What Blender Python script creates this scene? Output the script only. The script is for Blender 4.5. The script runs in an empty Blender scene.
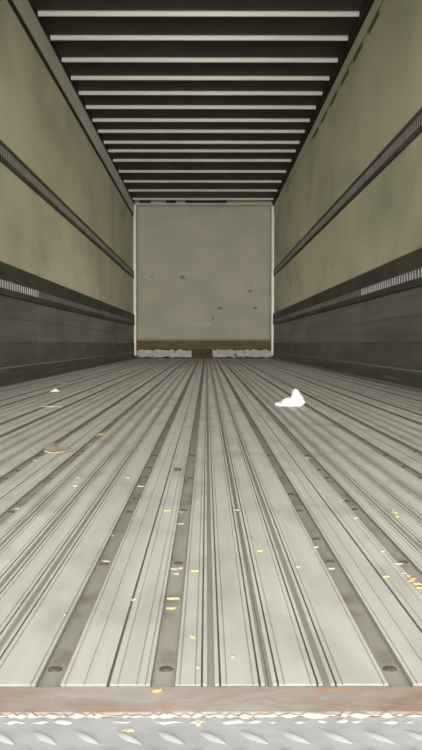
import bpy, math, random
from mathutils import Vector, Matrix
random.seed(7)
SC = bpy.context.scene
C = SC.collection

# ------------------------------------------------------------------ camera
H = 0.276                      # lens height above the trailer deck
F = 940.0                      # focal length in pixels of a 422 x 750 frame
cd = bpy.data.cameras.new('camera'); cam = bpy.data.objects.new('camera', cd); C.objects.link(cam)
cd.sensor_fit = 'VERTICAL'; cd.sensor_height = 24.0; cd.lens = 24.0 * F / 750.0
cd.clip_start = 0.05; cd.clip_end = 400
PITCH = math.atan(32.0 / F); YAW = math.atan(4.5 / F)
cam.location = (0, 0, H); cam.rotation_euler = (math.pi / 2 - PITCH, 0, -YAW)
SC.camera = cam

# ------------------------------------------------------------------ light
w = bpy.data.worlds.new('world'); SC.world = w; w.use_nodes = True
bg = w.node_tree.nodes['Background']
bg.inputs[0].default_value = (0.96, 0.975, 0.965, 1); bg.inputs[1].default_value = 2.5
sd = bpy.data.lights.new('sun', 'SUN'); sun = bpy.data.objects.new('sun', sd); C.objects.link(sun)
sd.energy = 7.4; sd.angle = math.radians(28); sd.color = (1.0, 0.95, 0.86)
sun.rotation_euler = (math.radians(90 - 3.0), 0, math.radians(1.0))   # low hazy sun behind the open doors
sun.location = (0, -8, 4)
SC.view_settings.view_transform = 'Standard'; SC.view_settings.look = 'None'
SC.view_settings.gamma = 1.0; SC.view_settings.use_curve_mapping = False
SC.view_settings.exposure = 0.05
SC.cycles.max_bounces = 24; SC.cycles.diffuse_bounces = 20; SC.cycles.glossy_bounces = 4

# ------------------------------------------------------------------ helpers
class MB:
    def __init__(s): s.v = []; s.f = []; s.m = []
    def box(s, x0, x1, y0, y1, z0, z1, mi=0):
        n = len(s.v)
        s.v += [(x, y, z) for z in (z0, z1) for y in (y0, y1) for x in (x0, x1)]
        for q in ((0, 2, 3, 1), (4, 5, 7, 6), (0, 1, 5, 4), (2, 6, 7, 3), (0, 4, 6, 2), (1, 3, 7, 5)):
            s.f.append(tuple(n + i for i in q)); s.m.append(mi)
    def quad(s, a, b, c, d, mi=0):
        n = len(s.v); s.v += [a, b, c, d]; s.f.append((n, n + 1, n + 2, n + 3)); s.m.append(mi)
    def extrude_x(s, prof, x0, x1, mi=0):
        """closed (y, z) outline swept along x"""
        n = len(s.v); k = len(prof)
        s.v += [(x0, y, z) for y, z in prof] + [(x1, y, z) for y, z in prof]
        for i in range(k):
            j = (i + 1) % k; s.f.append((n + i, n + j, n + k + j, n + k + i)); s.m.append(mi)
        s.f.append(tuple(n + i for i in reversed(range(k)))); s.m.append(mi)
        s.f.append(tuple(n + k + i for i in range(k))); s.m.append(mi)
    def mesh(s, name, mats, smooth=False):
        me = bpy.data.meshes.new(name); me.from_pydata(s.v, [], s.f)
        for m in (mats if isinstance(mats, (list, tuple)) else [mats]): me.materials.append(m)
        me.polygons.foreach_set('material_index', s.m)
        if smooth: me.polygons.foreach_set('use_smooth', [True] * len(s.f))
        import bmesh
        bm = bmesh.new(); bm.from_mesh(me); bmesh.ops.recalc_face_normals(bm, faces=bm.faces); bm.to_mesh(me); bm.free()
        me.update(); return me
    def build(s, name, mats, parent=None, smooth=False):
        return link(name, s.mesh(name, mats, smooth), parent)

def link(name, me, parent=None, loc=None, rot=None):
    o = bpy.data.objects.new(name, me); C.objects.link(o)
    if parent: o.parent = parent
    if loc is not None: o.location = loc
    if rot is not None: o.rotation_euler = rot
    return o
def struct(o): o['kind'] = 'structure'; return o
def tag(o, label, cat, group=None):
    o['label'] = label; o['category'] = cat
    if group: o['group'] = group
    return o
def bevel(o, wd, seg=1):
    b = o.modifiers.new('bevel', 'BEVEL'); b.width = wd; b.segments = seg; b.limit_method = 'ANGLE'; return o

RMAT = (cam.matrix_basis.to_3x3())
def on_floor(px, py, z=0.0):
    """point of the deck (height z) seen at a pixel of the photograph"""
    d = RMAT @ Vector(((px - 211.0) / F, (375.0 - py) / F, -1.0))
    t = (z - H) / d.z
    return Vector((d.x * t, d.y * t, z))

# ------------------------------------------------------------------ materials
def mat(name, cols, rough=0.6, metal=0.0, scale=(3, 3, 3), detail=4.0, lo=0.3, hi=0.7, bump=0.0, bscale=None,
        vary=0.0, second=None, spec=0.4, drough=0.0, sheen=0.0):
    """noise-mixed two-colour surface; second = (colour, scale, lo, hi) adds stains"""
    m = bpy.data.materials.new(name); m.use_nodes = True
    nt = m.node_tree; N = nt.nodes; L = nt.links; b = N['Principled BSDF']
    tc = N.new('ShaderNodeTexCoord'); mp = N.new('ShaderNodeMapping'); mp.inputs['Scale'].default_value = scale
    L.new(tc.outputs['Object'], mp.inputs['Vector'])
    nz = N.new('ShaderNodeTexNoise'); nz.inputs['Scale'].default_value = 1.0; nz.inputs['Detail'].default_value = detail
    L.new(mp.outputs[0], nz.inputs['Vector'])
    mr = N.new('ShaderNodeMapRange'); mr.inputs[1].default_value = lo; mr.inputs[2].default_value = hi
    L.new(nz.outputs[0], mr.inputs[0])
    mx = N.new('ShaderNodeMix'); mx.data_type = 'RGBA'
    mx.inputs[6].default_value = (*cols[0], 1); mx.inputs[7].default_value = (*cols[1], 1)
    L.new(mr.outputs[0], mx.inputs[0]); out = mx.outputs[2]
    if second:
        col, sc2, l2, h2 = second
        mp2 = N.new('ShaderNodeMapping'); mp2.inputs['Scale'].default_value = sc2; mp2.inputs['Location'].default_value = (3.1, 7.7, 1.3)
        L.new(tc.outputs['Object'], mp2.inputs['Vector'])
        n2 = N.new('ShaderNodeTexNoise'); n2.inputs['Scale'].default_value = 1.0; n2.inputs['Detail'].default_value = 5.0
        L.new(mp2.outputs[0], n2.inputs['Vector'])
        r2 = N.new('ShaderNodeMapRange'); r2.inputs[1].default_value = l2; r2.inputs[2].default_value = h2
        L.new(n2.outputs[0], r2.inputs[0])
        m2 = N.new('ShaderNodeMix'); m2.data_type = 'RGBA'; L.new(r2.outputs[0], m2.inputs[0])
        L.new(out, m2.inputs[6]); m2.inputs[7].default_value = (*col, 1); out = m2.outputs[2]
    if vary:
        oi = N.new('ShaderNodeObjectInfo'); hs = N.new('ShaderNodeHueSaturation')
        vr = N.new('ShaderNodeMapRange'); vr.inputs[3].default_value = 1 - vary; vr.inputs[4].default_value = 1 + vary
        L.new(oi.outputs['Random'], vr.inputs[0]); L.new(vr.outputs[0], hs.inputs['Value'])
        L.new(out, hs.inputs['Color']); out = hs.outputs[0]
    L.new(out, b.inputs['Base Color'])
    b.inputs['Roughness'].default_value = rough; b.inputs['Metallic'].default_value = metal
    b.inputs['Specular IOR Level'].default_value = spec
    b.inputs['Diffuse Roughness'].default_value = drough
    b.inputs['Sheen Weight'].default_value = sheen; b.inputs['Sheen Roughness'].default_value = 0.6
    if bump:
        nb = N.new('ShaderNodeTexNoise'); nb.inputs['Scale'].default_value = 1.0; nb.inputs['Detail'].default_value = 4
        mb = N.new('ShaderNodeMapping'); mb.inputs['Scale'].default_value = bscale or scale
        L.new(tc.outputs['Object'], mb.inputs['Vector']); L.new(mb.outputs[0], nb.inputs['Vector'])
        bp = N.new('ShaderNodeBump'); bp.inputs['Strength'].default_value = bump; bp.inputs['Distance'].default_value = 0.01
        L.new(nb.outputs[0], bp.inputs['Height']); L.new(bp.outputs[0], b.inputs['Normal'])
    return m

M = {}
M['alu'] = mat('weathered_aluminium', ((0.435, 0.425, 0.38), (0.515, 0.505, 0.455)), 0.5, 0.1, (40, 1.2, 40), vary=0.04, drough=0.3,
               second=((0.36, 0.345, 0.305), (16, 5.0, 16), 0.50, 0.72), bump=0.04, bscale=(300, 8, 300))
M['recess'] = mat('dirty_aluminium', ((0.31, 0.287, 0.25), (0.38, 0.355, 0.31)), 0.6, 0.1, (60, 6, 60), vary=0.08,
                  second=((0.17, 0.12, 0.09), (20, 9, 20), 0.56, 0.75))
M['channel'] = mat('dull_channel', ((0.27, 0.255, 0.22), (0.35, 0.33, 0.29)), 0.6, 0.1, (30, 2, 30))
M['grime'] = mat('groove_grime', ((0.20, 0.184, 0.16), (0.27, 0.245, 0.21)), 0.8, 0, (30, 5, 30), drough=0.5)
M['wall'] = mat('wall_liner', ((0.39, 0.365, 0.25), (0.48, 0.45, 0.315)), 0.6, 0, (1.2, 0.6, 1.2), drough=0.7, sheen=0.0,
                second=((0.28, 0.28, 0.195), (2.5, 0.9, 1.8), 0.48, 0.74))
M['front'] = mat('front_liner', ((0.415, 0.40, 0.31), (0.485, 0.465, 0.37)), 0.55, 0, (2, 2, 2), bump=0.15, bscale=(2.2, 2, 2.6),
                 second=((0.52, 0.50, 0.43), (1.6, 2, 2.2), 0.55, 0.75))
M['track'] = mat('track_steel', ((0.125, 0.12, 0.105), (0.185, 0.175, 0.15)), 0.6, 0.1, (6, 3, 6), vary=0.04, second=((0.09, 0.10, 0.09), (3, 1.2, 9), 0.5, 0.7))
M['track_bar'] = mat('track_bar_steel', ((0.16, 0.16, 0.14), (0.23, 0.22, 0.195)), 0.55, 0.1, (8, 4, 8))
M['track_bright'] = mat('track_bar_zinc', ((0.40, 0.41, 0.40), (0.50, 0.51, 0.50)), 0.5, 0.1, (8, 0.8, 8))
M['track_back'] = mat('track_slot', ((0.05, 0.05, 0.05), (0.07, 0.07, 0.06)), 0.8, 0, (5, 5, 5))
for q in range(5):      # sheets darkest near the doors, paler in steps towards the far end
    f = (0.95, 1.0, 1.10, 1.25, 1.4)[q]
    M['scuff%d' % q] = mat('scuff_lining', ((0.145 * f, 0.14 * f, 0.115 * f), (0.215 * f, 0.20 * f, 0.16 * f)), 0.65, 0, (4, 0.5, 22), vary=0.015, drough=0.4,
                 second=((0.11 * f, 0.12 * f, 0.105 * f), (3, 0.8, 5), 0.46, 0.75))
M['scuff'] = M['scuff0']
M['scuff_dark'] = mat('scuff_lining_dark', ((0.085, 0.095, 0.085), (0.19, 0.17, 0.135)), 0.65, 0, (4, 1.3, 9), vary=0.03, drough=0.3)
M['pale_mark'] = mat('pale_scuff', ((0.52, 0.50, 0.42), (0.60, 0.58, 0.49)), 0.7, 0, (9, 9, 9))
M['wood_dark'] = mat('dark_brown_base', ((0.07, 0.05, 0.03), (0.12, 0.085, 0.05)), 0.8, 0, (5, 5, 9))
M['mark'] = mat('scuff_mark', ((0.21, 0.195, 0.155), (0.27, 0.25, 0.20)), 0.7, 0, (20, 20, 20))
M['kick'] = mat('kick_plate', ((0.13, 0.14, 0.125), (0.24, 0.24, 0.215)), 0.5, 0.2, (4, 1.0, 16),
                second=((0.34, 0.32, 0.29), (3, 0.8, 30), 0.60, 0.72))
M['rail'] = mat('top_rail', ((0.38, 0.355, 0.28), (0.46, 0.43, 0.34)), 0.6, 0.0, (3, 1.2, 3), drough=0.8)
M['dark'] = mat('dark_seal', ((0.03, 0.03, 0.028), (0.05, 0.05, 0.045)), 0.8, 0, (8, 3, 8))  # near black for the painted roof-edge shadow, rail seam and header gaps
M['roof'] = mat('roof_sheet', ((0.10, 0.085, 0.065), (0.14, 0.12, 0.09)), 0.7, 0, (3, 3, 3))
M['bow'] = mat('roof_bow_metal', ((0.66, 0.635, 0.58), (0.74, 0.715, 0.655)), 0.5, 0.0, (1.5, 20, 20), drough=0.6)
M['corner'] = mat('corner_trim', ((0.66, 0.67, 0.64), (0.82, 0.83, 0.80)), 0.4, 0.1, (8, 8, 1.5))
M['wood'] = mat('brown_board', ((0.13, 0.085, 0.045), (0.21, 0.14, 0.075)), 0.7, 0, (3, 6, 30), bump=0.2)
M['white'] = mat('scuffed_white', ((0.50, 0.48, 0.42), (0.66, 0.64, 0.57)), 0.6, 0, (9, 9, 9),
                 second=((0.16, 0.11, 0.08), (7, 7, 9), 0.60, 0.68))
M['rust'] = mat('rusty_steel', ((0.29, 0.21, 0.16), (0.37, 0.325, 0.29)), 0.65, 0.0, (7, 9, 9), lo=0.38, hi=0.60, bump=0.15,
                bscale=(60, 60, 60), second=((0.52, 0.22, 0.08), (22, 40, 22), 0.63, 0.75))
M['tread'] = mat('tread_plate', ((0.41, 0.405, 0.395), (0.48, 0.475, 0.465)), 0.5, 0.12, (18, 30, 18), bump=0.1, bscale=(90, 90, 90))
M['lug'] = mat('worn_lug', ((0.40, 0.40, 0.395), (0.48, 0.48, 0.475)), 0.4, 0.2, (40, 40, 40))
M['weld'] = mat('weld_metal', ((0.40, 0.39, 0.38), (0.50, 0.49, 0.485)), 0.4, 0.15, (60, 60, 60), second=((0.55, 0.42, 0.34), (50, 50, 50), 0.56, 0.66))
M['screw'] = mat('screw_steel', ((0.06, 0.05, 0.045), (0.12, 0.105, 0.095)), 0.7, 0.1, (200, 200, 200))
M['paint'] = mat('outer_paint', ((0.70, 0.70, 0.69), (0.76, 0.76, 0.75)), 0.4, 0, (2, 2, 2))
M['ground'] = mat('yard_concrete', ((0.38, 0.37, 0.35), (0.47, 0.46, 0.43)), 0.9, 0, (0.6, 0.6, 0.6))
M['paper'] = mat('white_paper', ((0.80, 0.80, 0.78), (0.86, 0.86, 0.84)), 0.8, 0, (20, 20, 20))
M['film'] = mat('pale_film', ((0.50, 0.47, 0.43), (0.58, 0.55, 0.50)), 0.5, 0, (30, 30, 30))
M['card'] = mat('cardboard', ((0.40, 0.335, 0.26), (0.47, 0.40, 0.32)), 0.8, 0, (30, 30, 30))
M['chip'] = mat('yellow_wood', ((0.56, 0.39, 0.17), (0.66, 0.50, 0.26)), 0.7, 0, (90, 90, 300), vary=0.12)
M['chip_pale'] = mat('pale_wood', ((0.42, 0.355, 0.255), (0.50, 0.44, 0.345)), 0.7, 0, (90, 90, 300), vary=0.1)
M['chip_orange'] = mat('orange_wood', ((0.85, 0.42, 0.07), (0.92, 0.52, 0.12)), 0.6, 0, (90, 90, 90))
M['chip_dark'] = mat('dark_scrap', ((0.05, 0.04, 0.03), (0.09, 0.07, 0.055)), 0.7, 0, (90, 90, 90))

# ------------------------------------------------------------------ dimensions
XL, XR = -1.311, 1.215         # faces of the side walls
Y0, Y1 = 0.7525, 16.98          # rear edge of the deck planks, face of the front wall
ZC = 2.79                      # underside of the roof bows
ZR = ZC + 0.042                      # roof sheet

# ------------------------------------------------------------------ ground and shell
g = MB(); g.quad((-60, -11, -1.25), (60, -11, -1.25), (60, 60, -1.25), (-60, 60, -1.25)); struct(g.build('ground', M['ground']))  # unseen yard, cut short so the low sun reaches the roof bows

# ------------------------------------------------------------------ deck: extruded planks
floor_ = MB(); floor_.box(XL, XR, Y0 - 0.06, Y1, -0.10, -0.032)
floor_ = struct(floor_.build('floor', M['grime']))
RECESS_D, RECESS_HW = 0.0045, 0.037 * H
def module_features():
    """(centre, half width, depth) of the cuts in one plank, in units of the lens height from the plank's middle"""
    cuts = []
    for c in (-0.168, 0.168): cuts += [(c, 0.037, RECESS_D), (c - 0.050, 0.003, 0.0012), (c + 0.050, 0.003, 0.0012)]
    cuts += [(0.008, 0.0050, 0.0035), (-0.062, 0.0025, 0.0010), (0.036, 0.0025, 0.0010), (0.092, 0.0025, 0.0010)]
    for c in (0.31, 0.48, 0.65 - 1.035 + 0.0, 0.48 - 1.035):
        for s_ in (-1, 1):
            cuts += [(c + s_ * 0.027, 0.0034, 0.0035), (c + s_ * 0.046, 0.0024, 0.0012)]
        cuts += [(c, 0.0120, 0.0022)]
    return cuts
def plank_mesh(p, a, b):
    """plank whose middle is at p, clipped to a..b (all in lens heights)"""
    cuts = sorted((c + p - hw, c + p + hw, d) for c, hw, d in module_features() if c + p + hw > a and c + p - hw < b)
    pts = [(a, 0.0)]; cur = a
    segs = []
    for l, r, d in cuts:
        l = max(l, cur); r = min(r, b)
        if r <= l: continue
        if l > cur: segs.append((cur, l, 0.0))
        segs.append((l, r, d)); cur = r
    if cur < b: segs.append((cur, b, 0.0))
    top = []
    e = 0.0012
    for i, (l, r, d) in enumerate(segs):
        top.append(((l + (e if d > 0 and i else 0)) * H, -d, d)); top.append(((r - (e if d > 0 and i < len(segs) - 1 else 0)) * H, -d, d))
    m = MB(); n = len(top)
    for x, z, d in top: m.v += [(x, Y0, z), (x, Y1, z), (x, Y0, -0.03), (x, Y1, -0.03)]
    for i in range(n - 1):
        q, r = i * 4, i * 4 + 4
        deep = max(top[i][2], top[i + 1][2])
        flat = top[i][2] == top[i + 1][2]
        mi = (1 if deep > 0.003 else 2) if (deep > 0.0018 and flat) else 0
        if deep > 0.003 and not flat: mi = 1 if deep < 0.004 else 2
        m.f.append((q, r, r + 1, q + 1)); m.m.append(mi)
        m.f.append((q, q + 2, r + 2, r)); m.m.append(2)          # sawn rear end
        m.f.append((q + 1, r + 1, r + 3, q + 3)); m.m.append(0)
        m.f.append((q + 2, q + 3, r + 3, r + 2)); m.m.append(0)
    q = 0; m.f.append((q, q + 1, q + 3, q + 2)); m.m.append(0)
    q = (n - 1) * 4; m.f.append((q, q + 2, q + 3, q + 1)); m.m.append(0)
    return m.mesh('floor_plank', [M['alu'], M['grime'], M['channel']])
# screw: low dome with a cross slot ring
def screw_mesh():
    m = MB(); prof = [(0.0, 0.0020), (0.0028, 0.0020), (0.0048, 0.0016), (0.0060, 0.0007), (0.0063, 0.0)]
    K = 10; rows = []
    for r, z in prof[1:]:
        rows.append(len(m.v)); m.v += [(r * math.cos(2 * math.pi * i / K), r * math.sin(2 * math.pi * i / K), z) for i in range(K)]
    t = len(m.v); m.v.append((0, 0, 0.0010))
    for i in range(K):
        j = (i + 1) % K; m.f.append((t, rows[0] + i, rows[0] + j)); m.m.append(0)
        for a, b in zip(rows, rows[1:]): m.f.append((a + i, b + i, b + j, a + j)); m.m.append(0)
    return m.mesh('screw', M['screw'])
SCREW = screw_mesh()
A_LIM, B_LIM = XL / H + 0.01, XR / H - 0.01
strip = MB(); strip.box(-RECESS_HW * 0.93, RECESS_HW * 0.93, Y0 + 0.0005, Y1, -0.0004, 0.0006)
STRIP = strip.mesh('recess_strip', M['recess'])
RECESSES = []
for k in range(-5, 6):
    p = -0.297 + 1.035 * k
    a, b = max(p - 0.555 + 0.0012, A_LIM), min(p + 0.48 - 0.0012, B_LIM)
    if b - a < 0.05: continue
    pl = link('floor_plank', plank_mesh(p, a, b), floor_)
    for c in (-0.168, 0.168):
        if not (a < p + c - 0.037 and p + c + 0.037 < b): continue
        xc = (p + c) * H; RECESSES.append((xc, p + c))
        link('recess_strip', STRIP, pl, (xc, 0, -RECESS_D))
        y = 0.797
        n = 0
        while y < 2.6:
            sx = abs(xc / y * F)
            if sx < 235 and y * 1.0 < 4.6:
                o = link('screw', SCREW, pl, (xc + random.uniform(-0.002, 0.002), y + random.uniform(-0.015, 0.015) * (y > 1), -RECESS_D + 0.0007), (0, 0, random.random() * 6))
                if random.random() < 0.3 and y > 1:
                    link('screw', SCREW, pl, (xc + random.uniform(-0.002, 0.002), y + random.uniform(0.06, 0.2), -RECESS_D + 0.0007), (0, 0, 1))
            y += 0.381

# ------------------------------------------------------------------ side walls
def track_mesh(y0, y1, zc, sgn, xw, hh, bar_z, bar_mat, pitch=0.051, proud=0.012):
    """slotted steel cargo track; proud towards the middle of the trailer"""
    m = MB(); s = -sgn                       # direction into the room
    xs = lambda a, b: (min(xw + s * a, xw + s * b), max(xw + s * a, xw + s * b))
    m.box(*xs(0.0, proud - 0.006), y0, y1, zc - hh, zc + hh, 2)
    m.box(*xs(0.0, proud), y0, y1, bar_z[1], zc + hh, 0)
    m.box(*xs(0.0, proud), y0, y1, zc - hh, bar_z[0], 0)
    n = int((y1 - y0) / pitch)
    for i in range(n + 1):
        y = y0 + i * pitch
        m.box(*xs(0.0, proud - 0.002), y, min(y + pitch * 0.5, y1), bar_z[0], bar_z[1], 1)
    return m.mesh('cargo_track', [M['track'], bar_mat, M['track_back']])
SEG = [(0.80 + 3.235 * i, 0.80 + 3.235 * (i + 1) - 0.004) for i in range(5)]
def side_wall(name, xw, sgn, dz):
    wl = MB(); x2 = xw + sgn * 0.09
    wl.box(min(xw, x2), max(xw, x2), 0.66, Y1 + 0.1, -0.10, ZR + 0.03)
    wl = struct(wl.build(name, M['wall']))
    s = -sgn
    xs = lambda a, b: (min(xw + s * a, xw + s * b), max(xw + s * a, xw + s * b))
    for q, (y0, y1) in enumerate(SEG):
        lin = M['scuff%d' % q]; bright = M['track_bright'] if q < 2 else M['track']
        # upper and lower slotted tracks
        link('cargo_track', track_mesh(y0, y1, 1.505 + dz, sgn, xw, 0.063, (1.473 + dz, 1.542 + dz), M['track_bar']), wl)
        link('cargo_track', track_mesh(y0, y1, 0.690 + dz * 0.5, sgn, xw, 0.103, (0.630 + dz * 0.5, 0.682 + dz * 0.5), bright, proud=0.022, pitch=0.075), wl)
        # lower lining: boards of dark sheet above a kick plate
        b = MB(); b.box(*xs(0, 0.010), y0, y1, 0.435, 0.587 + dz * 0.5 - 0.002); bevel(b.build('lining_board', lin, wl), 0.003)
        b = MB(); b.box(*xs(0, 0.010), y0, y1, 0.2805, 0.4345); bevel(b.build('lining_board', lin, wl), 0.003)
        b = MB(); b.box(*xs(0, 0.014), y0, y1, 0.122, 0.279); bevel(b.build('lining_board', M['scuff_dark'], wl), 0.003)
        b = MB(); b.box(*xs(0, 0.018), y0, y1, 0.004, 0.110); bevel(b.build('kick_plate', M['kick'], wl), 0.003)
    return wl
wall_l = side_wall('wall_left', XL, -1, -0.01)
wall_r = side_wall('wall_right', XR, 1, 0.025)
# top rails
b = MB(); b.box(XL, XL + 0.012, 0.76, Y1, 2.575, 2.765); b.build('top_rail', M['rail'], wall_l)
b = MB(); b.box(XL, XL + 0.006, 0.76, Y1, 2.53, 2.573); b.build('rail_seam', M['dark'], wall_l)
b = MB(); b.box(XL, XL + 0.0125, 0.76, Y1, 2.768, ZR); b.build('roof_seal', M['dark'], wall_l)  # thin dark strip painted between the left rail and the roof
b = MB(); b.box(XR - 0.012, XR, 0.76, Y1, 2.62, 2.725); b.build('top_rail', M['wall'], wall_r)
y = 0.9
sl = MB(); sl.box(XR - 0.006, XR, 0, 0.44, 2.584, 2.617); SL = sl.mesh('rail_slot', M['track'])
while y < 10.5: link('rail_slot', SL, wall_r, (0, y, 0)); y += 0.72
b = MB(); b.box(XR - 0.033, XR, 0.76, Y1, 2.728, ZR); b.build('roof_seal', M['dark'], wall_r)  # near-black strip stands in for the shadow of the roof-rail recess
b = MB(); b.box(XR - 0.040, XR - 0.0185, 0.80, Y1, 0.0005, 0.020); o = b.build('base_angle', M['card'], wall_r); o['label'] = 'tan strip along the foot of the wall'

# ------------------------------------------------------------------ front wall of the trailer (far end)
b = MB(); b.box(XL, XR, Y1, Y1 + 0.08, -0.10, ZR); wf = struct(b.build('wall_back', M['wood_dark']))
# dented liner sheet
import bmesh
NX, NZ = 40, 40; m = MB()
dents = [(-0.02, 0.75, 0.16, 0.020), (0.28, 0.62, 0.20, -0.016), (0.55, 0.95, 0.15, 0.014), (-0.45, 1.6, 0.12, -0.012), (0.1, 0.45, 0.25, 0.022), (0.7, 1.35, 0.2, -0.012)]
for j in range(NZ + 1):
    for i in range(NX + 1):
        x = XL + 0.045 + (XR - XL - 0.09) * i / NX; z = 0.318 + (2.75 - 0.318) * j / NZ
        d = sum(a * math.exp(-((x - cx) ** 2 + (z - cz) ** 2) / (r * r)) for cx, cz, r, a in dents)
        m.v.append((x, Y1 - 0.035 + d, z))
for j in range(NZ):
    for i in range(NX):
        q = j * (NX + 1) + i; m.f.append((q, q + 1, q + NX + 2, q + NX + 1)); m.m.append(0)
sh = m.build('liner_sheet', M['front'], wf, smooth=True)
so = sh.modifiers.new('solid', 'SOLIDIFY'); so.thickness = 0.004
b = MB(); b.box(XL + 0.03, XR - 0.03, Y1 - 0.045, Y1, 0.165, 0.315); o = bevel(b.build('kick_board', M['wood'], wf), 0.004); o['label'] = 'brown wooden kick board'
def scrap_plate(x0, x1, seed):
    r = random.Random(seed); m = MB(); n = 14; top = []
    prof = [(x0 + (x1 - x0) * i / n, 0.158 + r.uniform(-0.022, 0.008), 0.022 + r.uniform(-0.012, 0.018)) for i in range(n + 1)]
    for x, zt, zb in prof: m.v += [(x, Y1 - 0.052, zb), (x, Y1 - 0.052, zt), (x, Y1 - 0.046, zb), (x, Y1 - 0.046, zt)]
    for i in range(n):
        q = i * 4; r_ = q + 4
        for f in ((q, r_, r_ + 1, q + 1), (q + 2, q + 3, r_ + 3, r_ + 2), (q + 1, r_ + 1, r_ + 3, q + 3), (q, q + 2, r_ + 2, r_)): m.f.append(f); m.m.append(0)
    m.f += [(0, 1, 3, 2), (n * 4, n * 4 + 2, n * 4 + 3, n * 4 + 1)]; m.m += [0, 0]
    o = m.build('scuff_plate', M['white'], wf); o['label'] = 'torn white sheet along the foot of the wall'
scrap_plate(XL + 0.06, -0.27, 1); scrap_plate(0.11, 0.68, 2); scrap_plate(0.69, XR - 0.05, 5)
for x0, x1 in ((XL, XL + 0.05), (XR - 0.05, XR)):
    b = MB(); b.box(x0, x1, Y1 - 0.07, Y1 - 0.04, 0.05, 2.75); o = bevel(b.build('corner_trim', M['corner'], wf), 0.006); o['label'] = 'pale metal corner strip'
# marks on the sheet: shallow scuffs and bolt heads
for px, pz, rx, rz in ((-0.08, 0.62, 0.21, 0.05), (-0.43, 1.46, 0.06, 0.035), (-0.36, 1.43, 0.025, 0.02), (-0.98, 1.46, 0.03, 0.018), (0.115, 0.72, 0.018, 0.05), (0.13, 0.98, 0.016, 0.016), (0.78, 1.21, 0.045, 0.03), (0.80, 1.32, 0.02, 0.015), (0.24, 0.90, 0.07, 0.022), (0.88, 0.90, 0.06, 0.022)):
    m = MB(); n = 12; yy = Y1 - 0.0415
    d = sum(a * math.exp(-((px - cx) ** 2 + (pz - cz) ** 2) / (r * r)) for cx, cz, r, a in dents)
    yy = Y1 - (0.048 if rx > 0.1 else 0.0405) + d
    ring = [(px + rx * math.cos(2 * math.pi * i / n) * random.uniform(0.6, 1.1), yy, pz + rz * math.sin(2 * math.pi * i / n) * random.uniform(0.6, 1.1)) for i in range(n)]
    m.v = ring + [(px, yy - 0.006, pz)]
    for i in range(n): m.f.append((i, (i + 1) % n, n)); m.m.append(0)
    m.build('scuff_mark', M['pale_mark'] if rx > 0.1 else M['mark'], wf)
b = MB(); b.box(XL + 0.03, XR - 0.03, Y1 - 0.05, Y1, 2.752, ZR); b.build('header_rail', M['rail'], wf)
b = MB(); b.box(XL + 0.05, XR - 0.05, Y1 - 0.085, Y1 - 0.050, 2.752, 2.772); bevel(b.build('header_ledge', M['bow'], wf), 0.004)
for x0, x1 in ((-1.2, -1.0), (-0.38, 0.36), (-0.72, -0.55)):
    b = MB(); b.box(x0, x1, Y1 - 0.060, Y1 - 0.0505, 2.780, ZR - 0.004); b.build('header_gap', M['dark'], wf)

# ------------------------------------------------------------------ roof and bows
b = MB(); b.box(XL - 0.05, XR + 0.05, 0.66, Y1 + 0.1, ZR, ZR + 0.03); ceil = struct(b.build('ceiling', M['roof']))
hat = [(-0.028, 0.034), (-0.028, 0.031), (-0.019, 0.030), (-0.0175, 0.014), (-0.014, 0.006), (-0.008, 0.001), (0.0, 0.0), (0.008, 0.001), (0.014, 0.006), (0.0175, 0.014), (0.019, 0.030), (0.028, 0.031), (0.028, 0.034)]
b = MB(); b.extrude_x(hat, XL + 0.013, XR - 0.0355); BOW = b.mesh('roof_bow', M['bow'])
def depth_of(py, z):
    d = RMAT @ Vector((0, (375.0 - py) / F, -1.0)); return d.y * (z - H) / d.z
ZB = ZC + 0.008
bows = [depth_of(r + 0.8, ZB + 0.014) for r in (14, 38, 60, 78, 93, 107, 120, 131, 142, 150.5, 160, 171, 181, 190, 198.5)]
y = bows[0] - 0.576
while y > 1.0: bows.append(y); y -= 0.576
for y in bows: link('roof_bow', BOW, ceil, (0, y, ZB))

# ------------------------------------------------------------------ rear sill, tread plate, door frame
b = MB(); nX = 60
m = MB(); m.box(XL - 0.09, XR + 0.09, 0.697, Y0 - 0.0005, -0.16, -0.0015)
sill = struct(bevel(m.build('trim_1', M['rust']), 0.002, 2)); sill['label'] = 'rusty flat steel sill across the open rear end'
m = MB(); m.box(XL - 0.09, XR + 0.09, 0.36, 0.6965, -0.16, -0.003)
tread = struct(bevel(m.build('trim_2', M['tread']), 0.004, 2)); tread['label'] = 'grey steel tread plate with raised slanting lugs'
# ragged weld bead along the joint
m = MB(); x = -0.6; K = 6; first = True; rows = []
while x < 0.6:
    r = max(0.0003, random.uniform(-0.0004, 0.0028)); cy = 0.6945 + random.uniform(-0.0018, 0.0014)
    rows.append(len(m.v))
    m.v += [(x, cy + r * 1.5 * math.cos(math.pi * i / (K - 1)), -0.0032 + r * 1.15 * math.sin(math.pi * i / (K - 1))) for i in range(K)]
    x += random.uniform(0.002, 0.0045)
for a, b_ in zip(rows, rows[1:]):
    for i in range(K - 1): m.f.append((a + i, a + i + 1, b_ + i + 1, b_ + i)); m.m.append(0)
m.build('weld_bead', M['weld'], tread, smooth=True)
m = MB(); x = -0.6; rows = []
while x < 0.6:
    r = max(0.0001, random.uniform(-0.0010, 0.0026)); cy = 0.6835 + random.uniform(-0.0022, 0.0022)
    rows.append(len(m.v))
    m.v += [(x, cy + r * 1.7 * math.cos(math.pi * i / (K - 1)), -0.0034 + r * 0.9 * math.sin(math.pi * i / (K - 1))) for i in range(K)]
    x += random.uniform(0.003, 0.009)
for a, b_ in zip(rows, rows[1:]):
    for i in range(K - 1): m.f.append((a + i, a + i + 1, b_ + i + 1, b_ + i)); m.m.append(0)
m.build('weld_bead', M['weld'], tread, smooth=True)
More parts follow.
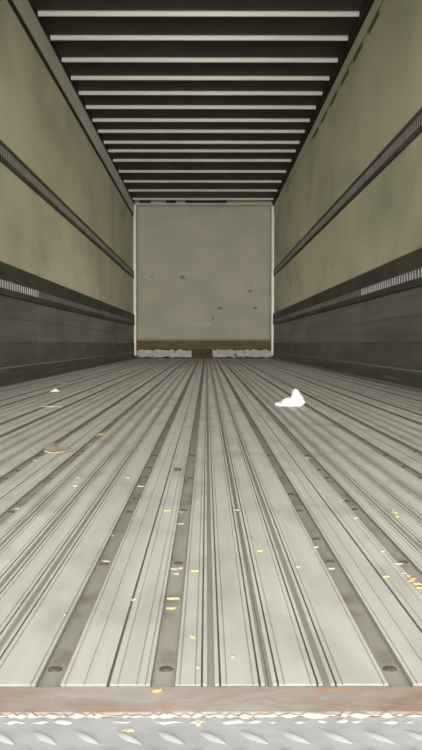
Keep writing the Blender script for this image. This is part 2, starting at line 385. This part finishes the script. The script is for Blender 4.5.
# lugs: low lens-shaped ridges
m = MB(); n = 10; Lh, Wh, Th = 0.0165, 0.0045, 0.0022
for i in range(n + 1):
    t = -1 + 2 * i / n; wdt = Wh * max(0.02, 1 - t * t); hz = Th * max(0.02, 1 - t * t)
    m.v += [(t * Lh, -wdt, 0), (t * Lh, -wdt * 0.35, hz), (t * Lh, wdt * 0.35, hz), (t * Lh, wdt, 0)]
for i in range(n):
    q = i * 4
    for j in range(3): m.f.append((q + j, q + j + 1, q + 5 + j, q + 4 + j)); m.m.append(0)
LUG = m.mesh('tread_lug', M['lug'], smooth=True)
for row in range(6):
    yy = 0.6560 - row * 0.029
    n_ = 0
    for i in range(-12, 13):
        xx = i * 0.0295 + (0.0147 if row % 2 else 0.0) + 0.004
        if abs(xx) > 0.34: continue
        link('tread_lug', LUG, tread, (xx, yy, -0.0032), (0, 0, math.radians(-48 if row % 2 == 0 else 48)))
for xa, xb in ((XL - 0.12, XL + 0.0), (XR, XR + 0.12)):
    pass
b = MB(); b.box(XL - 0.14, XL - 0.091, 0.60, 0.78, -0.16, ZR + 0.12); struct(b.build('trim_3', M['paint']))
b = MB(); b.box(XR + 0.091, XR + 0.14, 0.60, 0.78, -0.16, ZR + 0.12); struct(b.build('trim_4', M['paint']))
b = MB(); b.box(XL - 0.09, XR + 0.09, 0.60, 0.655, 2.77, ZR + 0.12); struct(b.build('trim_5', M['paint']))

# ------------------------------------------------------------------ loose things on the deck
def crumple(name, outline, depth, thick_seed, material, loc, rotz=0):
    """crumpled solid: a faceted lump whose front outline is given as (x, z) points"""
    r = random.Random(thick_seed); m = MB(); n = len(outline)
    cx = sum(p[0] for p in outline) / n; cz = sum(p[1] for p in outline) / n
    layers = [(-0.5, 0.45), (-0.36, 0.8), (-0.12, 1.0), (0.12, 0.97), (0.36, 0.75), (0.5, 0.4)]
    for d, s in layers:
        for x, z in outline:
            jx, jz, jy = (r.uniform(-1, 1) * 0.0035 for _ in range(3))
            zz = max(0.0, (z - cz * 0.55) * s + cz * 0.55 + jz) if z > 0.002 else 0.0
            m.v.append((cx + (x - cx) * (0.35 + 0.65 * s) + jx, d * depth * (0.55 + 0.45 * min(1, z / 0.04)) + jy, zz))
    L = len(layers)
    for l in range(L - 1):
        for i in range(n):
            j = (i + 1) % n; m.f.append((l * n + i, l * n + j, (l + 1) * n + j, (l + 1) * n + i)); m.m.append(0)
    for l, rev in ((0, True), (L - 1, False)):
        c = len(m.v); d = layers[l][0] * depth * 1.1
        m.v.append((cx, d, cz * 0.7))
        for i in range(n):
            j = (i + 1) % n; m.f.append((l * n + j, l * n + i, c) if rev else (l * n + i, l * n + j, c)); m.m.append(0)
    o = m.build(name, material); o.location = loc; o.rotation_euler = (0, 0, rotz); return o
s_ = 4.22 / F
base = on_floor(291, 406.5, 0.0)
ol = [(-16, 1.0), (-15.5, 3), (-13, 3.3), (-9.8, 3), (-8.5, 5.5), (-4.5, 7.6), (-1, 8.7), (1, 10.5), (2.1, 15.8), (3.5, 17), (7.6, 16.2), (9.6, 12), (12.3, 8.5), (12.0, 5.5), (14.3, 3.0), (13.4, 0.8), (9, 0), (3, 0), (-4, 0), (-11, 0)]
s_ = base.y / F
pp = crumple('crumpled_paper', [(x * s_, z * s_) for x, z in ol], 0.075, 4, M['paper'], (base.x, base.y + 0.02, 0.0008))
tag(pp, 'crumpled white paper tissue lying on the floor planks to the right', 'paper')

def sheet(name, pts, th, material, loc, rotz, fold=0.0, nseg=1):
    """thin piece with a real thickness, bent along its middle"""
    m = MB(); n = len(pts)
    zf = lambda x, y: fold * (abs(x) + 0.4 * y)
    m.v = [(x, y, zf(x, y)) for x, y in pts] + [(x, y, zf(x, y) + th) for x, y in pts]
    c0 = len(m.v); cx = sum(p[0] for p in pts) / n; cy = sum(p[1] for p in pts) / n
    m.v += [(cx, cy, zf(0, cy)), (cx, cy, zf(0, cy) + th * 1.2)]
    for i in range(n):
        j = (i + 1) % n
        m.f += [(i, j, n + j, n + i), (j, i, c0), (n + i, n + j, c0 + 1)]; m.m += [0, 0, 0]
    zmin = min(v[2] for v in m.v); m.v = [(x, y, z - zmin) for x, y, z in m.v]
    o = m.build(name, material); o.location = loc; o.rotation_euler = (0, 0, rotz); return o
p = on_floor(55, 391.5); k = p.y / F
o = sheet('paper_scrap', [(-5 * k, -0.012), (4.5 * k, -0.010), (5 * k, 0.012), (0.5 * k, 0.03), (-3 * k, 0.016)], 0.0015, M['paper'], (p.x, p.y, 0.0006), 0.1, fold=0.0)
# stand the middle of the scrap up like a tent
for v in o.data.vertices:
    v.co.z += max(0.0, 1 - abs(v.co.x) / (4 * k)) * 0.016
tag(o, 'small peaked white paper scrap near the left wall', 'paper')
p = on_floor(66, 383.5); k = p.y / F
tag(sheet('leaf_scrap', [(-6 * k, -0.03), (2 * k, -0.04), (5 * k, 0.0), (3 * k, 0.05), (-4 * k, 0.04)], 0.003, M['card'], (p.x, p.y, 0.0006), 0.2, 0.08), 'dull brown scrap behind the small white paper near left wall', 'scrap')
p = on_floor(52, 406.8); k = p.y / F
tag(sheet('plastic_strip', [(-12 * k, -0.006), (-3 * k, -0.016), (10 * k, -0.010), (12 * k, 0.018), (3 * k, 0.012), (-8 * k, 0.016)], 0.002, M['film'], (p.x, p.y, 0.0006), 0.0, 0.03), 'flat pale plastic strip in front of the small white scrap', 'scrap')
p = on_floor(58, 451.5); k = p.y / F
cb = (sheet('cardboard_piece', [(-11 * k, -0.045), (-3 * k, -0.050), (8 * k, -0.035), (17 * k, 0.010), (6 * k, 0.030), (-6 * k, 0.060), (-11 * k, 0.100), (-12 * k, 0.02)], 0.0022, M['card'], (p.x, p.y, 0.0006), 0.0, 0.06))
for v in cb.data.vertices: v.co.z += 0.010 * max(0.0, min(1.0, (-v.co.x / k - 4) / 6)) * (1 if v.co.y > 0 else 0.3)
tag(cb, 'torn tan cardboard piece lying across the planks on the left', 'cardboard')
p = on_floor(177.5, 471)
m = MB(); m.box(-0.0075, 0.0075, -0.006, 0.006, 0, 0.004); m.box(-0.0065, 0.0065, -0.0045, 0.0045, 0.004, 0.0055)
o = bevel(m.build('dark_scrap', M['chip_dark']), 0.0008); o.location = (p.x, p.y, 0.0004)
tag(o, 'small dark rectangular scrap on a plank left of centre', 'scrap')

def chip_mesh(seed, L, W, T):
    r = random.Random(seed); m = MB(); n = 4; secs = []
    for i in range(n + 1):
        t = i / n; x = -L / 2 + L * t; wd = W * (0.35 + 0.65 * math.sin(math.pi * min(0.92, max(0.12, t)))) * r.uniform(0.75, 1.1)
        o_ = r.uniform(-0.15, 0.15) * W; th = T * r.uniform(0.6, 1.0); zb = T * 0.25 * (2 * t - 1) ** 2
        m.v += [(x, o_ - wd / 2, zb * 0), (x, o_ + wd / 2, zb * 0), (x, o_ + wd * 0.4, th), (x, o_ - wd * 0.4, th)]
    for i in range(n):
        q = i * 4
        for j in range(4):
            j2 = (j + 1) % 4; m.f.append((q + j, q + j2, q + 4 + j2, q + 4 + j)); m.m.append(0)
    m.f += [(0, 3, 2, 1), (n * 4, n * 4 + 1, n * 4 + 2, n * 4 + 3)]; m.m += [0, 0]
    return m
CHIPS = []
def in_recess(s): return any(abs(s - c) < 0.034 for _, c in RECESSES)
def chip(px, py, wpx, mt='chip', ang=None, label=None, z=None, asp=0.38, cat='wood chip'):
    s = (px - 206.5) / (py - 343.0)
    if z is None: z = -RECESS_D + 0.0007 if in_recess(s) else 0.0002
    p = on_floor(px, py, z); k = p.y / F
    L = wpx * k; seed = int(px * 1000 + py)
    r = random.Random(seed)
    if ang is None: ang = r.uniform(-0.5, 0.5)
    o = chip_mesh(seed, L, max(0.004, L * asp * 1.6), max(0.0016, L * 0.14)).build('wood_chip', M[mt])
    o.location = (p.x, p.y, z); o.rotation_euler = (0, 0, ang)
    if label: tag(o, label, cat)
    if py < 686: CHIPS.append((s, p.y, o, label, mt))
    return o
chip(157, 691.5, 9, 'chip_orange', 0.35, 'bright orange wood chip on the rusty sill', z=-0.0012)
chip(128, 731.5, 13, 'chip', 0.0, 'flat yellow wood chip on the grey tread plate, left of centre', z=-0.0028, asp=0.3)
chip(198, 725, 5, 'chip', 0.4, 'small yellow chip at the weld line near the middle', z=-0.0028)
chip(192.5, 637, 9, 'chip', -0.9, 'slanting yellow splinter on plank just left of the centre grooves', asp=0.25)
chip(134, 600, 6, 'chip', 1.0, 'upright yellow chip stuck in the narrow groove left of centre')
chip(173, 599, 13, 'chip', 0.0, 'long yellow splinter across the channel, farther of two close together', asp=0.2)
chip(171, 608.5, 10, 'chip', 0.1, 'stubby yellow splinter across the channel, nearer of two close together', asp=0.3)
chip(195, 571, 8, 'chip', 0.0, 'bright yellow rectangular chip on plank beside the centre grooves', asp=0.5)
chip(259.5, 551, 7, 'chip', 0.6, 'yellow chip on the second plank right of the middle')
chip(298, 567, 5, 'chip', 0.3, 'round yellow chip on the third plank right of the middle', asp=0.6)
for i, (px, py, wd) in enumerate([(411, 581.5, 7), (416.5, 584.5, 8), (419.5, 588.5, 7), (413.5, 579.5, 5), (421, 585, 6), (408.5, 577, 4)]):
    o = chip(px, py, wd, 'chip', 0.8 - 0.3 * i, 'golden wood chip, %s from left in the heap at the right edge' % ('second', 'fourth', 'fifth', 'third', 'last', 'first')[i], asp=0.5)
    o['group'] = 'golden chip heap'; o.location.z += 0.0005
for i, (px, py, wd) in enumerate([(101, 434.5, 6), (104, 433, 4), (97, 436, 4), (90, 445, 4)]):
    o = chip(px, py, wd, 'chip', 0.5 - 0.3 * i, 'yellow chip, %s from left of four in channel right of the cardboard' % ('third', 'last', 'second', 'first')[i], asp=0.5); o['group'] = 'far yellow chip cluster'
for px, py, wd, mt in [(141, 486.5, 7, 'chip_pale'), (167, 510.5, 7, 'chip'), (180, 512, 6, 'chip_pale'), (180.5, 524, 7, 'chip_pale'), (198, 502, 4, 'chip'),
        (176, 569, 12, 'chip_pale'), (176, 574, 8, 'chip_pale'), (75, 486, 5, 'chip'), (17, 509, 5, 'chip_pale'), (106, 561.5, 9, 'chip_pale'), (127, 478, 5, 'chip_pale'),
        (95, 462.5, 4, 'chip'), (112, 536, 4, 'chip_pale'), (237, 510.5, 4, 'chip'), (356, 518.5, 5, 'chip'), (395, 513, 5, 'chip'), (393, 510, 3, 'chip_pale'),
        (397, 517, 4, 'chip'), (307, 458.5, 4, 'chip'), (321, 442.5, 3, 'chip_pale'), (351, 475.5, 3, 'chip_pale'), (382.5, 551.5, 6, 'chip_pale'), (386, 577, 6, 'chip'),
        (398.5, 564, 8, 'chip_pale'), (404, 573.5, 4, 'chip_pale'), (51, 478.5, 6, 'chip'), (35, 460.5, 4, 'chip_pale'), (341, 500, 4, 'chip_pale'), (316, 547.5, 5, 'chip_pale'), (78, 478, 4, 'chip_pale'),
        (321, 452, 3, 'chip_pale'), (320, 490.5, 3, 'chip'), (331, 569, 8, 'chip_pale'), (65, 615, 3, 'chip_pale'), (198, 668, 3, 'chip_pale'), (233, 657.5, 4, 'chip_pale')]:
    chip(px, py, wd, mt)

# labels of the splinters: which channel or planks they lie in, counted from the sill
ORD = ['first', 'second', 'third', 'fourth', 'fifth', 'sixth', 'seventh', 'eighth', 'ninth', 'tenth', 'eleventh', 'twelfth']
chan = sorted(c for _, c in RECESSES); nleft = sum(c < 0 for c in chan)
zones = {}
for c in CHIPS:
    hit = [i for i, v in enumerate(chan) if abs(v - c[0]) < 0.034]
    zones.setdefault(('c', hit[0]) if hit else ('p', sum(v < c[0] for v in chan)), []).append(c)
def chan_word(i): return (ORD[nleft - 1 - i], 'left') if i < nleft else (ORD[i - nleft], 'right')
for (kind, i), cs in zones.items():
    cs.sort(key=lambda c: c[1])
    for n, c in enumerate(cs):
        if c[3]: continue
        col = 'pale' if c[4] == 'chip_pale' else 'yellow'
        if kind == 'c':
            a, sd_ = chan_word(i); where = 'in the %s recessed channel %s of centre' % (a, sd_)
        elif i == nleft: where = 'on the middle planks between the innermost channels'
        else:
            k_ = nleft - i if i < nleft else i - nleft
            where = 'on planks beyond the %s channel %s of centre' % (ORD[k_ - 1], 'left' if i < nleft else 'right')
        tag(c[2], '%s wood splinter %s, %s from the sill' % (col, where, ORD[n]), 'wood chip', 'wood splinters scattered on the deck')
